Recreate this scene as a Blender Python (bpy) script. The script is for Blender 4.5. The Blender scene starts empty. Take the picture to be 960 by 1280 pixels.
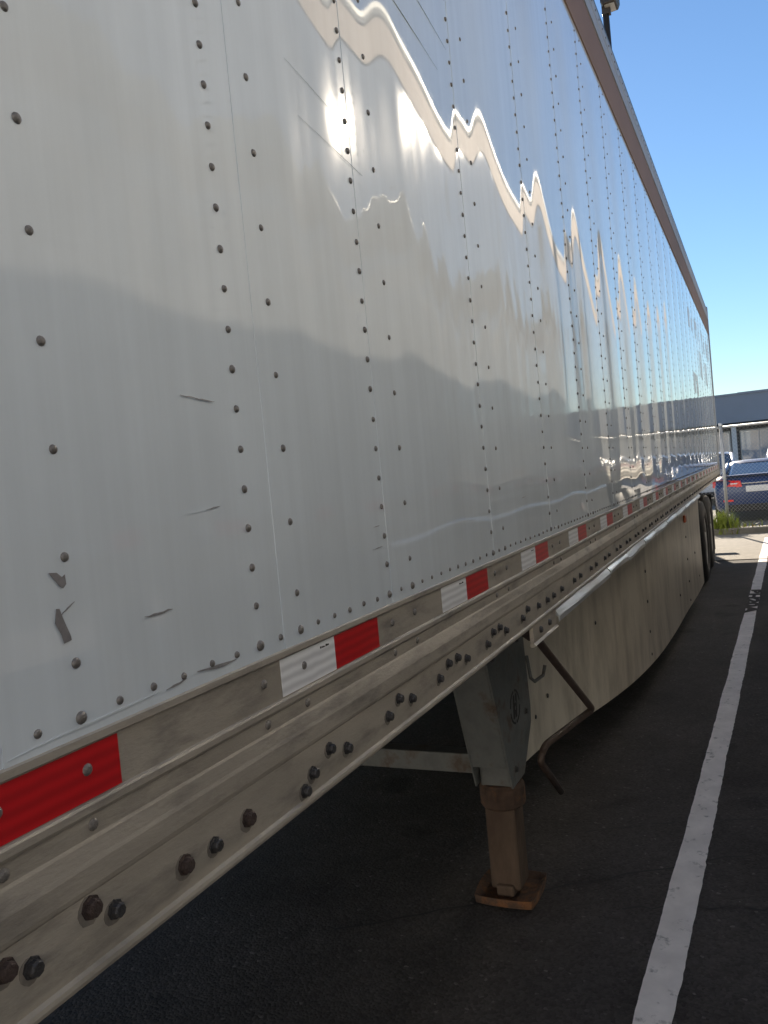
import bpy, math, random
import numpy as np
from mathutils import Vector, Matrix

random.seed(7)
R = math.radians
scene = bpy.context.scene
col = scene.collection

# ------------------------------------------------------------------ camera
# x runs along the trailer towards its rear, y into the trailer, z up, ground z = 0
CAM = Vector((-0.562, -0.597, 1.594))
YAW, PITCH, ROLL = 0.435471, -0.036488, -0.093811
fw = Vector((math.cos(YAW)*math.cos(PITCH), math.sin(YAW)*math.cos(PITCH), math.sin(PITCH)))
rt = fw.cross(Vector((0, 0, 1))).normalized()
up = rt.cross(fw)
rt2 = math.cos(ROLL)*rt + math.sin(ROLL)*up
up2 = -math.sin(ROLL)*rt + math.cos(ROLL)*up
cd = bpy.data.cameras.new('camera')
cd.sensor_fit = 'HORIZONTAL'; cd.sensor_width = 36.0
cd.lens = 1013.38/960*36.0
cd.clip_start = 0.02; cd.clip_end = 3000
cam = bpy.data.objects.new('camera', cd); col.objects.link(cam)
m = Matrix((rt2, up2, -fw)).transposed().to_4x4(); m.translation = CAM
cam.matrix_world = m
scene.camera = cam

# ------------------------------------------------------------------ sky, sun, exposure
SUN_EL, SUN_AZ = R(24.0), R(17.0)            # azimuth measured from +x towards +y
sdir = Vector((math.cos(SUN_EL)*math.cos(SUN_AZ), math.cos(SUN_EL)*math.sin(SUN_AZ), math.sin(SUN_EL)))
world = bpy.data.worlds.new('World'); scene.world = world; world.use_nodes = True
wn = world.node_tree; wn.nodes.clear()
wo = wn.nodes.new('ShaderNodeOutputWorld'); wb = wn.nodes.new('ShaderNodeBackground')
sky = wn.nodes.new('ShaderNodeTexSky'); sky.sky_type = 'NISHITA'; sky.sun_disc = False
sky.sun_elevation = SUN_EL; sky.sun_rotation = R(90) - SUN_AZ
sky.air_density = 1.2; sky.dust_density = 0.03; sky.ozone_density = 6.0; sky.altitude = 0
wb.inputs['Strength'].default_value = 0.05
wn.links.new(sky.outputs[0], wb.inputs[0]); wn.links.new(wb.outputs[0], wo.inputs[0])
sl = bpy.data.lights.new('sun', 'SUN'); sl.energy = 5.0; sl.angle = R(0.5); sl.color = (1.0, 0.865, 0.69)
so = bpy.data.objects.new('sun', sl); col.objects.link(so)
so.rotation_euler = (-sdir).to_track_quat('-Z', 'Y').to_euler(); so.location = (10, 5, 20)
vs = scene.view_settings
vs.view_transform = 'Standard'; vs.look = 'None'; vs.exposure = 1.43; vs.gamma = 1.0; vs.use_curve_mapping = False
scene.cycles.max_bounces = 10; scene.cycles.glossy_bounces = 6; scene.cycles.diffuse_bounces = 5
scene.cycles.sample_clamp_indirect = 8.0
scene.cycles.blur_glossy = 0.3
try:
    scene.cycles.use_denoising = True
except Exception:
    pass

# ------------------------------------------------------------------ materials
MATS = {}
def mat(name, colr, rough=0.6, metal=0.0, var=0.0, vscale=8.0, bump=0.0, bscale=60.0, coat=0.0, coat_rough=0.05,
        spec=0.5, stretch=(1, 1, 1), stain=None, stain_scale=4.0, stain_lo=0.5, stain_hi=0.7, rvar=0.0, ior=1.5):
    if name in MATS: return MATS[name]
    M = bpy.data.materials.new(name); M.use_nodes = True
    nt = M.node_tree; N = nt.nodes; L = nt.links
    b = N['Principled BSDF']
    b.inputs['Base Color'].default_value = (*colr, 1); b.inputs['Roughness'].default_value = rough
    b.inputs['Metallic'].default_value = metal; b.inputs['Specular IOR Level'].default_value = spec
    b.inputs['IOR'].default_value = ior
    b.inputs['Coat Weight'].default_value = coat; b.inputs['Coat Roughness'].default_value = coat_rough
    tc = N.new('ShaderNodeTexCoord'); mp = N.new('ShaderNodeMapping'); mp.inputs['Scale'].default_value = stretch
    L.new(tc.outputs['Object'], mp.inputs['Vector'])
    def noise(sc, det=6.0, rg=0.6):
        n = N.new('ShaderNodeTexNoise'); n.inputs['Scale'].default_value = sc
        n.inputs['Detail'].default_value = det; n.inputs['Roughness'].default_value = rg
        L.new(mp.outputs[0], n.inputs['Vector']); return n
    cur = None
    if var > 0:
        n = noise(vscale)
        mr = N.new('ShaderNodeMapRange'); mr.inputs[1].default_value = 0.25; mr.inputs[2].default_value = 0.75
        mr.inputs[3].default_value = 1-var; mr.inputs[4].default_value = 1+var
        L.new(n.outputs[0], mr.inputs[0])
        mx = N.new('ShaderNodeMix'); mx.data_type = 'RGBA'; mx.blend_type = 'MULTIPLY'; mx.inputs[0].default_value = 1
        mx.inputs[6].default_value = (*colr, 1); L.new(mr.outputs[0], mx.inputs[7]); cur = mx.outputs[2]
    if stain:
        n = noise(stain_scale, 8.0, 0.65)
        mr = N.new('ShaderNodeMapRange'); mr.inputs[1].default_value = stain_lo; mr.inputs[2].default_value = stain_hi
        L.new(n.outputs[0], mr.inputs[0])
        mx = N.new('ShaderNodeMix'); mx.data_type = 'RGBA'
        if cur: L.new(cur, mx.inputs[6])
        else: mx.inputs[6].default_value = (*colr, 1)
        mx.inputs[7].default_value = (*stain, 1); L.new(mr.outputs[0], mx.inputs[0]); cur = mx.outputs[2]
    if cur: L.new(cur, b.inputs['Base Color'])
    if rvar > 0:
        n = noise(vscale*1.7)
        mr = N.new('ShaderNodeMapRange'); mr.inputs[1].default_value = 0.3; mr.inputs[2].default_value = 0.7
        mr.inputs[3].default_value = max(0.02, rough-rvar); mr.inputs[4].default_value = rough+rvar
        L.new(n.outputs[0], mr.inputs[0]); L.new(mr.outputs[0], b.inputs['Roughness'])
    if bump > 0:
        n = noise(bscale, 4.0)
        bp = N.new('ShaderNodeBump'); bp.inputs['Strength'].default_value = bump; bp.inputs['Distance'].default_value = 0.01
        L.new(n.outputs[0], bp.inputs['Height']); L.new(bp.outputs[0], b.inputs['Normal'])
    MATS[name] = M
    return M

def panel_material(name, base, spec=0.0, r0=0.36, r1=0.46, cior=2.0):
    """White coil-coated aluminium sheet: glossy coat, fine vertical streaks, faint grime and hairline scratches."""
    M = bpy.data.materials.new(name); M.use_nodes = True
    nt = M.node_tree; N = nt.nodes; L = nt.links; b = N['Principled BSDF']
    tc = N.new('ShaderNodeTexCoord')
    def mapped(s, rot=(0, 0, 0)):
        mp = N.new('ShaderNodeMapping'); mp.inputs['Scale'].default_value = s; mp.inputs['Rotation'].default_value = rot
        L.new(tc.outputs['Object'], mp.inputs['Vector']); return mp.outputs[0]
    def noise(vec, sc, det=6.0, rg=0.6):
        n = N.new('ShaderNodeTexNoise'); n.inputs['Scale'].default_value = sc; n.inputs['Detail'].default_value = det
        n.inputs['Roughness'].default_value = rg; L.new(vec, n.inputs['Vector']); return n.outputs[0]
    def rng(src, a, c, lo, hi):
        mr = N.new('ShaderNodeMapRange'); mr.inputs[1].default_value = a; mr.inputs[2].default_value = c
        mr.inputs[3].default_value = lo; mr.inputs[4].default_value = hi; L.new(src, mr.inputs[0]); return mr.outputs[0]
    def mult(a, c):
        x = N.new('ShaderNodeMath'); x.operation = 'MULTIPLY'; L.new(a, x.inputs[0]); L.new(c, x.inputs[1]); return x.outputs[0]
    streak = rng(noise(mapped((14, 1, 0.5)), 2.0), 0.3, 0.7, 0.93, 1.02)
    grime = rng(noise(mapped((1, 1, 1)), 2.2, 8.0), 0.35, 0.75, 1.0, 0.88)
    f = mult(streak, grime)
    mx = N.new('ShaderNodeMix'); mx.data_type = 'RGBA'; mx.blend_type = 'MULTIPLY'; mx.inputs[0].default_value = 1
    mx.inputs[6].default_value = (*base, 1); L.new(f, mx.inputs[7])
    L.new(mx.outputs[2], b.inputs['Base Color'])
    L.new(rng(noise(mapped((3, 1, 0.7)), 3.0, 5.0), 0.3, 0.7, r0, r1), b.inputs['Roughness'])
    b.inputs['Metallic'].default_value = 0.0
    b.inputs['Specular IOR Level'].default_value = spec
    b.inputs['Coat Weight'].default_value = 1.0; b.inputs['Coat IOR'].default_value = cior
    L.new(rng(noise(mapped((6, 1, 1)), 4.0, 6.0), 0.3, 0.75, 0.012, 0.045), b.inputs['Coat Roughness'])
    bp = N.new('ShaderNodeBump'); bp.inputs['Strength'].default_value = 0.02; bp.inputs['Distance'].default_value = 0.002
    L.new(noise(mapped((1, 1, 0.4)), 9.0, 3.0), bp.inputs['Height']); L.new(bp.outputs[0], b.inputs['Normal'])
    return M

def tape_material(name, colr):
    """Prismatic reflective tape: fine diagonal cell pattern under a glossy film."""
    M = bpy.data.materials.new(name); M.use_nodes = True
    nt = M.node_tree; N = nt.nodes; L = nt.links; b = N['Principled BSDF']
    tc = N.new('ShaderNodeTexCoord')
    w = N.new('ShaderNodeTexWave'); w.wave_type = 'BANDS'; w.bands_direction = 'Z'; w.inputs['Scale'].default_value = 22
    w.inputs['Distortion'].default_value = 1.2
    L.new(tc.outputs['Object'], w.inputs['Vector'])
    mr = N.new('ShaderNodeMapRange'); mr.inputs[3].default_value = 0.82; mr.inputs[4].default_value = 1.1
    L.new(w.outputs[1], mr.inputs[0])
    mx = N.new('ShaderNodeMix'); mx.data_type = 'RGBA'; mx.blend_type = 'MULTIPLY'; mx.inputs[0].default_value = 1
    mx.inputs[6].default_value = (*colr, 1); L.new(mr.outputs[0], mx.inputs[7]); L.new(mx.outputs[2], b.inputs['Base Color'])
    b.inputs['Roughness'].default_value = 0.35; b.inputs['Coat Weight'].default_value = 0.3; b.inputs['Coat Roughness'].default_value = 0.25
    return M

def asphalt_material():
    """Old tarmac: stone aggregate, oil spots, pale dusty areas."""
    M = bpy.data.materials.new('asphalt'); M.use_nodes = True
    nt = M.node_tree; N = nt.nodes; L = nt.links; b = N['Principled BSDF']
    tc = N.new('ShaderNodeTexCoord')
    def noise(sc, det=6.0, rg=0.6):
        n = N.new('ShaderNodeTexNoise'); n.inputs['Scale'].default_value = sc; n.inputs['Detail'].default_value = det
        n.inputs['Roughness'].default_value = rg; L.new(tc.outputs['Object'], n.inputs['Vector']); return n.outputs[0]
    def rng(src, a, c, lo, hi):
        mr = N.new('ShaderNodeMapRange'); mr.inputs[1].default_value = a; mr.inputs[2].default_value = c
        mr.inputs[3].default_value = lo; mr.inputs[4].default_value = hi; L.new(src, mr.inputs[0]); return mr.outputs[0]
    vo = N.new('ShaderNodeTexVoronoi'); vo.inputs['Scale'].default_value = 95; L.new(tc.outputs['Object'], vo.inputs['Vector'])
    sep = N.new('ShaderNodeSeparateColor'); L.new(vo.outputs['Color'], sep.inputs[0])
    stone = rng(sep.outputs[0], 0.0, 1.0, 0.75, 1.25)
    speck = rng(sep.outputs[1], 0.985, 1.0, 1.0, 2.2)
    dust = rng(noise(1.3, 8, 0.7), 0.35, 0.7, 0.75, 1.45)
    oil = rng(noise(2.6, 4, 0.5), 0.60, 0.72, 1.0, 0.45)
    cur = stone
    for o in (speck, dust, oil):
        m_ = N.new('ShaderNodeMath'); m_.operation = 'MULTIPLY'; L.new(cur, m_.inputs[0]); L.new(o, m_.inputs[1]); cur = m_.outputs[0]
    mx = N.new('ShaderNodeMix'); mx.data_type = 'RGBA'; mx.blend_type = 'MULTIPLY'; mx.inputs[0].default_value = 1
    mx.inputs[6].default_value = (0.057, 0.052, 0.050, 1); L.new(cur, mx.inputs[7]); L.new(mx.outputs[2], b.inputs['Base Color'])
    b.inputs['Roughness'].default_value = 0.9; b.inputs['Specular IOR Level'].default_value = 0.25
    bp = N.new('ShaderNodeBump'); bp.inputs['Strength'].default_value = 0.5; bp.inputs['Distance'].default_value = 0.006
    bp.invert = True
    L.new(vo.outputs['Distance'], bp.inputs['Height']); L.new(bp.outputs[0], b.inputs['Normal'])
    return M

M_panel_white = panel_material('painted_sheet', (0.79, 0.87, 0.93))
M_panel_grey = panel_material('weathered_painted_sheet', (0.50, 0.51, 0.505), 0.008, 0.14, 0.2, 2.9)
M_tape_w = tape_material('white_tape', (0.86, 0.88, 0.90))
M_tape_r = tape_material('red_tape', (0.55, 0.012, 0.016))
M_rail = mat('weathered_aluminium', (0.40, 0.365, 0.31), 0.55, 0.25, var=0.20, vscale=6, bump=0.10, bscale=120, stretch=(0.7, 1, 2.5),
             stain=(0.20, 0.185, 0.165), stain_scale=9, stain_lo=0.50, stain_hi=0.72, rvar=0.12)
M_band = mat('brown_top_band', (0.29, 0.19, 0.14), 0.7, 0.0, var=0.06, vscale=3, spec=0.25)
M_top = mat('top_rail_aluminium', (0.42, 0.44, 0.46), 0.6, 0.1, var=0.08, vscale=6, rvar=0.08)
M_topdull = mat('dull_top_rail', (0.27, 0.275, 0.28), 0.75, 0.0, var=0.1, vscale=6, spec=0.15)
M_edge = mat('dark_roof_edge', (0.10, 0.125, 0.13), 0.5, 0.2)
M_rivet = mat('rivet_metal', (0.24, 0.225, 0.21), 0.5, 0.55, var=0.25, vscale=300, bump=0.2, bscale=500)
M_bolt = mat('bolt_metal', (0.065, 0.064, 0.066), 0.5, 0.5, var=0.3, vscale=120, bump=0.3, bscale=300)
M_rustbolt = mat('rusty_bolt', (0.055, 0.038, 0.033), 0.8, 0.2, var=0.4, vscale=120, bump=0.4, bscale=300)
M_chip = mat('bare_metal_scrape', (0.30, 0.29, 0.30), 0.5, 0.5, var=0.2, vscale=80)
M_scratch = mat('scratch_mark', (0.27, 0.27, 0.275), 0.6, 0.2, var=0.3, vscale=90)
M_faint = mat('faint_scratch', (0.66, 0.72, 0.76), 0.5, 0.0, coat=0.6)
M_grime = mat('bolt_grime', (0.20, 0.18, 0.155), 0.8, var=0.35, vscale=60)
M_seam = mat('seam_gap', (0.25, 0.26, 0.26), 0.6)  # plain grey base sheet that shows in the joints between concrete slabs
M_skirt = mat('skirt_sheet', (0.58, 0.53, 0.44), 0.5, 0.0, var=0.10, vscale=3, stretch=(2, 2, 0.5), bump=0.03, bscale=30,
              stain=(0.28, 0.25, 0.20), stain_scale=3.5, stain_lo=0.45, stain_hi=0.78, coat=0.15, coat_rough=0.3)
M_strip = mat('bright_aluminium', (0.58, 0.60, 0.62), 0.38, 0.6, var=0.1, vscale=12, bump=0.05, bscale=40)
M_leg = mat('grey_leg_paint', (0.125, 0.133, 0.132), 0.65, 0.0, var=0.30, vscale=11, bump=0.15, bscale=60, stain=(0.085, 0.065, 0.05), stain_scale=11, stain_lo=0.52, stain_hi=0.68)
M_rust = mat('rusty_steel', (0.075, 0.046, 0.032), 0.9, 0.1, var=0.5, vscale=16, bump=0.5, bscale=70, stain=(0.22, 0.095, 0.035), stain_scale=10, stain_lo=0.5, stain_hi=0.68)
M_rusttube = mat('worn_rusty_tube', (0.095, 0.066, 0.047), 0.75, 0.3, var=0.35, vscale=14, bump=0.25, bscale=70, stretch=(1, 1, 0.35), stain=(0.07, 0.045, 0.032), stain_scale=9, stain_lo=0.46, stain_hi=0.62)
M_crank = mat('brown_rod', (0.085, 0.06, 0.048), 0.6, 0.3, var=0.3, vscale=40, bump=0.1, bscale=120)
M_under = mat('dark_underbody', (0.045, 0.043, 0.04), 0.85, 0.1, var=0.3, vscale=6)
M_tan = mat('tan_render', (0.48, 0.47, 0.45), 0.8, var=0.08, vscale=1.5)
M_black = mat('black_print', (0.012, 0.012, 0.012), 0.6)
M_rubber = mat('tyre_rubber', (0.022, 0.022, 0.023), 0.72, var=0.3, vscale=10, bump=0.1, bscale=80)
M_wheel = mat('wheel_steel', (0.34, 0.34, 0.34), 0.45, 0.5, var=0.2, vscale=10)
M_amber = mat('amber_lens', (0.55, 0.09, 0.012), 0.3, coat=0.6)
M_decal = mat('grey_lettering', (0.55, 0.60, 0.67), 0.3, 0.0, spec=0.3)
M_roof = mat('roof_sheet', (0.5, 0.5, 0.5), 0.5, 0.3, var=0.1)
M_asphalt = asphalt_material()
M_concrete = mat('concrete', (0.19, 0.177, 0.155), 0.9, var=0.18, vscale=9, bump=0.3, bscale=60, stain=(0.16, 0.148, 0.13), stain_scale=1.7, stain_lo=0.5, stain_hi=0.72)
M_paint = mat('worn_line_paint', (0.84, 0.80, 0.775), 0.75, var=0.16, vscale=7, bump=0.25, bscale=120, spec=0.3,
              stain=(0.20, 0.19, 0.185), stain_scale=17, stain_lo=0.58, stain_hi=0.72)
M_crack = mat('crack_filler', (0.022, 0.021, 0.021), 0.8)
M_galv = mat('galvanised_steel', (0.42, 0.43, 0.44), 0.45, 0.6, var=0.1)
M_bwall = mat('grey_render', (0.36, 0.375, 0.41), 0.8, var=0.07, vscale=0.5, bump=0.05, bscale=8)
M_bdark = mat('dark_soffit', (0.05, 0.055, 0.06), 0.7)
M_glass = mat('building_glass', (0.24, 0.31, 0.39), 0.06, 0.0, spec=0.8, coat=1.0, coat_rough=0.02)  # reflected sky is put into the pale blue base colour
M_carglass = mat('car_glass', (0.05, 0.075, 0.10), 0.06, 0.0, spec=0.8, coat=1.0, coat_rough=0.02)
M_white = mat('white_trim', (0.72, 0.72, 0.70), 0.5, var=0.05)
M_carblue = mat('dark_blue_car_paint', (0.008, 0.035, 0.13), 0.4, 0.0, coat=0.45, coat_rough=0.03)
M_carwhite = mat('white_car_paint', (0.75, 0.76, 0.77), 0.35, 0.0, coat=1.0, coat_rough=0.03)
M_carsilver = mat('silver_car_paint', (0.55, 0.57, 0.59), 0.3, 0.6, coat=1.0, coat_rough=0.03)
M_cardark = mat('car_black_plastic', (0.015, 0.015, 0.016), 0.5)
M_tail = mat('red_lamp_lens', (0.85, 0.012, 0.015), 0.3, coat=1.0, coat_rough=0.03)
M_plate = mat('plate_white', (0.7, 0.71, 0.72), 0.4)
M_chrome = mat('chrome', (0.8, 0.8, 0.82), 0.12, 1.0)
M_pole = mat('bronze_pole_paint', (0.06, 0.045, 0.035), 0.5, 0.2)
M_lampglass = mat('lamp_cover', (0.45, 0.42, 0.36), 0.2, coat=0.5)
M_wire = mat('weathered_wire', (0.38, 0.385, 0.39), 0.55, 0.3)
M_grass = mat('weed_green', (0.20, 0.25, 0.03), 0.6, var=0.4, vscale=30)
M_straw = mat('dry_straw', (0.30, 0.23, 0.08), 0.7, var=0.3, vscale=30)

# ------------------------------------------------------------------ mesh helpers
class MB:
    def __init__(s, flip=False): s.v = []; s.f = []; s.flip = flip
    def add(s, vs, fs):
        o = len(s.v); s.v += [tuple(v) for v in vs]; s.f += [tuple(i+o for i in f) for f in fs]
    def box(s, x0, x1, y0, y1, z0, z1):
        v = [(x, y, z) for z in (z0, z1) for y in (y0, y1) for x in (x0, x1)]
        s.add(v, [(0, 2, 3, 1), (4, 5, 7, 6), (0, 1, 5, 4), (2, 6, 7, 3), (0, 4, 6, 2), (1, 3, 7, 5)])
    def prism(s, prof, x0, x1, nx=1, closed=True, jit=None):
        """profile of (y,z) swept along x"""
        n = len(prof); vs = []
        for i in range(nx+1):
            x = x0 + (x1-x0)*i/nx
            for k, (y, z) in enumerate(prof):
                dy, dz = jit(x, k) if jit else (0, 0)
                vs.append((x, y+dy, z+dz))
        fs = []
        for i in range(nx):
            for k in range(n if closed else n-1):
                a = i*n+k; b2 = i*n+(k+1) % n
                fs.append((a, b2, b2+n, a+n))
        if closed:
            fs.append(tuple(range(n-1, -1, -1))); fs.append(tuple(nx*n+k for k in range(n)))
        s.add(vs, fs)
    def poly(s, pts, nrm, th):
        """flat polygon pts (3D) with thickness th along nrm"""
        n = len(pts); nv = Vector(nrm)*th
        a = [Vector(p) for p in pts]; b2 = [p+nv for p in a]
        s.add(a+b2, [tuple(range(n-1, -1, -1)), tuple(range(n, 2*n))] + [(k, (k+1) % n, n+(k+1) % n, n+k) for k in range(n)])
    def tube(s, pts, r, seg=10, radii=None):
        pts = [Vector(p) for p in pts]; n = len(pts); rings = []
        prev = None
        for i, p in enumerate(pts):
            d = (pts[min(i+1, n-1)]-pts[max(i-1, 0)]).normalized()
            if prev is None:
                a = d.orthogonal().normalized()
            else:
                a = (prev - d*prev.dot(d)).normalized()
            prev = a; b2 = d.cross(a); rr = radii[i] if radii else r
            rings.append([p + (a*math.cos(2*math.pi*k/seg)+b2*math.sin(2*math.pi*k/seg))*rr for k in range(seg)])
        vs = [v for rg in rings for v in rg]; fs = []
        for i in range(n-1):
            for k in range(seg):
                k2 = (k+1) % seg
                fs.append((i*seg+k, i*seg+k2, (i+1)*seg+k2, (i+1)*seg+k))
        fs.append(tuple(range(seg-1, -1, -1))); fs.append(tuple((n-1)*seg+k for k in range(seg)))
        s.add(vs, fs)
    def disc_y(s, c, prof, seg=28):
        """lathe about a y axis through c; prof = list of (radius, y offset)"""
        vs = []; fs = []
        n = len(prof)
        for r, dy in prof:
            for k in range(seg):
                a = 2*math.pi*k/seg
                vs.append((c[0]+r*math.cos(a), c[1]+dy, c[2]+r*math.sin(a)))
        for i in range(n-1):
            for k in range(seg):
                k2 = (k+1) % seg
                fs.append((i*seg+k, (i+1)*seg+k, (i+1)*seg+k2, i*seg+k2))
        fs.append(tuple(range(seg))); fs.append(tuple((n-1)*seg+k for k in range(seg-1, -1, -1)))
        s.add(vs, fs)
    def dome(s, c, r, h, ax=(0, -1, 0), seg=10):
        """flattened rivet head growing along ax"""
        ax = Vector(ax); a = ax.orthogonal().normalized(); b2 = ax.cross(a); c = Vector(c)
        rings = [(1.0, -0.3), (1.0, 0.15), (0.86, 0.6), (0.5, 0.93)]
        vs = [c + (a*math.cos(2*math.pi*k/seg)+b2*math.sin(2*math.pi*k/seg))*r*q + ax*h*t for q, t in rings for k in range(seg)]
        vs.append(c+ax*h); fs = []
        for i in range(len(rings)-1):
            for k in range(seg):
                k2 = (k+1) % seg; fs.append((i*seg+k, i*seg+k2, (i+1)*seg+k2, (i+1)*seg+k))
        t = (len(rings)-1)*seg
        for k in range(seg): fs.append((t+k, t+(k+1) % seg, t+seg))
        s.add(vs, fs)
    def build(s, name, material, parent=None, smooth=False, kind=None, bevel=0.0):
        me = bpy.data.meshes.new(name)
        v = s.v; f = s.f
        if s.flip:
            v = [(p[0]+1.3, -GAP-p[1], p[2]+0.13*min(1, max(0, (p[2]-0.6)/0.5))) for p in v]      # the second trailer stands a little higher; f = [tuple(reversed(q)) for q in f]
        me.from_pydata(v, [], f); me.update()
        me.materials.append(material)
        if smooth: me.polygons.foreach_set('use_smooth', [True]*len(me.polygons))
        o = bpy.data.objects.new(name, me); col.objects.link(o)
        if parent is not None: attach(o, parent)
        if kind: o['kind'] = kind
        if bevel > 0:
            b = o.modifiers.new('bevel', 'BEVEL'); b.width = bevel; b.segments = 2; b.limit_method = 'ANGLE'; b.angle_limit = R(40)
        return o
def attach(o, parent):
    o.parent = parent
    w = Matrix.Translation(Vector(parent['wloc'])) if 'wloc' in parent.keys() else Matrix.Identity(4)
    o.matrix_parent_inverse = w.inverted()
def thing(name, label, cat, loc, group=None):
    o = bpy.data.objects.new(name, None); col.objects.link(o); o.location = loc
    o.empty_display_size = 0.2
    ROOTLOC[o.name] = Vector(loc)
    o['label'] = label; o['category'] = cat
    if group: o['group'] = group
    return o
ROOTLOC = {}
def attach(o, parent):
    o.parent = parent
    if parent.name in ROOTLOC: o.matrix_parent_inverse = Matrix.Translation(-ROOTLOC[parent.name])
def tag(o, label, cat, group=None):
    o['label'] = label; o['category'] = cat
    if group: o['group'] = group
    return o
def struct(o): o['kind'] = 'structure'; return o
def smoothstep(a, b, x):
    t = np.clip((x-a)/(b-a), 0, 1); return t*t*(3-2*t)

GAP = 1.12            # clear gap between the two parked trailers
U = 0.0508           # rivet pitch
R0 = 1.40            # height of the lowest rivet row
XF, XR = -2.10, 14.1
W = 2.60
ZTOP = R0+2.56
# ------------------------------------------------------------------ ground
def grid_sheet(name, x0, x1, y0, y1, z, material, nx=2, ny=2):
    b = MB(); b.box(x0, x1, y0, y1, z-0.3, z); return struct(b.build(name, material))
g = MB(); g.add([(-300, -300, 0), (600, -300, 0), (600, 300, 0), (-300, 300, 0)], [(0, 1, 2, 3)])
struct(g.build('asphalt_ground', M_asphalt))
# concrete apron laid in slabs behind the trailers, up to the fence kerb
apron = MB(); apron.add([(12.1, -60, 0.002), (15.95, -60, 0.002), (15.95, 30, 0.002), (12.1, 30, 0.002)], [(0, 1, 2, 3)])
ap = struct(apron.build('concrete_apron', M_seam))
slab = None
for j in range(-20, 10):
    for i in range(2):
        x0 = 12.1+i*1.925; y0 = j*3.0+0.9
        b = MB(); b.box(x0+0.006, x0+1.919, y0+0.006, y0+2.994, 0.003, 0.008+0.002*((i+j) % 2))
        o = b.build('concrete_slab', M_concrete, ap)
# kerb under the fence and the car park beyond it
kerb = MB()
kerb.add([(15.95, -60, 0), (15.95, -60, 0.10), (15.97, -60, 0.12), (16.22, -60, 0.12), (16.24, -60, 0.10), (16.24, -60, 0),
          (15.95, 30, 0), (15.95, 30, 0.10), (15.97, 30, 0.12), (16.22, 30, 0.12), (16.24, 30, 0.10), (16.24, 30, 0)],
         [(k, (k+1) % 6, 6+(k+1) % 6, 6+k) for k in range(6)])
struct(kerb.build('kerb', M_concrete))
lot = MB(); lot.add([(16.24, -60, 0.004), (90, -60, 0.004), (90, 60, 0.004), (16.24, 60, 0.004)], [(0, 1, 2, 3)])
M_lot = mat('pale_car_park', (0.20, 0.19, 0.175), 0.9, var=0.15, vscale=3, bump=0.2, bscale=60)  # pale surface colour of the car park itself
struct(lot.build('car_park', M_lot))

# painted bay line, edges slightly uneven
def line_y(x): return -0.217 - 0.0335*(x-1.7)
pl = MB(); vs_ = []; fs_ = []
xs = np.arange(-6, 15.0, 0.03)
rs = np.random.RandomState(3)
wl = np.convolve(rs.randn(len(xs)), np.ones(13)/13, 'same')*0.007; wr = np.convolve(rs.randn(len(xs)), np.ones(13)/13, 'same')*0.007 + rs.randn(len(xs))*0.0009
for i, x in enumerate(xs):
    zz = 0.004 if x < 12.09 else 0.0145
    vs_ += [(x, line_y(x)+0.053+wl[i], zz), (x, line_y(x)-0.053+wr[i], zz)]
for i in range(len(xs)-1): fs_.append((2*i, 2*i+1, 2*i+3, 2*i+2))
pl.add(vs_, fs_)
struct(pl.build('painted_line', M_paint))
# stencilled bay number on the line
fc = bpy.data.curves.new('stencil', 'FONT'); fc.body = 'BH20A'; fc.size = 0.155; fc.align_x = 'LEFT'; fc.space_character = 1.0; fc.offset = 0.011
fo = bpy.data.objects.new('stencil', fc); col.objects.link(fo)
bpy.context.view_layer.update()
dg = bpy.context.evaluated_depsgraph_get()
fme = bpy.data.meshes.new_from_object(fo.evaluated_get(dg)); bpy.data.objects.remove(fo)
fme.transform(Matrix.Scale(3.0, 4, (1, 0, 0))); fme.materials.clear(); fme.materials.append(M_asphalt)
st = bpy.data.objects.new('stencil_lettering', fme); col.objects.link(st)
st.matrix_world = Matrix.Translation((9.35, line_y(9.35)+0.055, 0.0075)) @ Matrix.Rotation(math.pi-0.0335, 4, 'Z')
struct(st)
# hairline cracks in the asphalt: thin wandering filled grooves
def crack(p0, p1, w, seed):
    r = random.Random(seed); n = 26; b = MB(); L_ = []; 
    d = Vector((p1[0]-p0[0], p1[1]-p0[1], 0)); nn = Vector((-d.y, d.x, 0)).normalized(); off = 0
    for i in range(n+1):
        off += r.uniform(-.02, .02)
        p = Vector((p0[0], p0[1], 0.0025)) + d*i/n + nn*off
        ww = w*r.uniform(.4, 1.3)
        L_ += [p+nn*ww, p-nn*ww]
    b.add(L_, [(2*i, 2*i+1, 2*i+3, 2*i+2) for i in range(n)])
    return struct(b.build('asphalt_crack', M_crack))
for k, (a, c) in enumerate([((1.9, .9), (3.0, -.9)), ((2.9, .2), (3.4, -.9)), ((4.3, 0), (5.2, -.9)), ((5.2, .1), (4.6, -.5)),
                            ((6.5, 0), (6.9, -.9)), ((2.3, -.05), (2.5, -.9))]):
    crack(a, c, 0.005, k)

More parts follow.
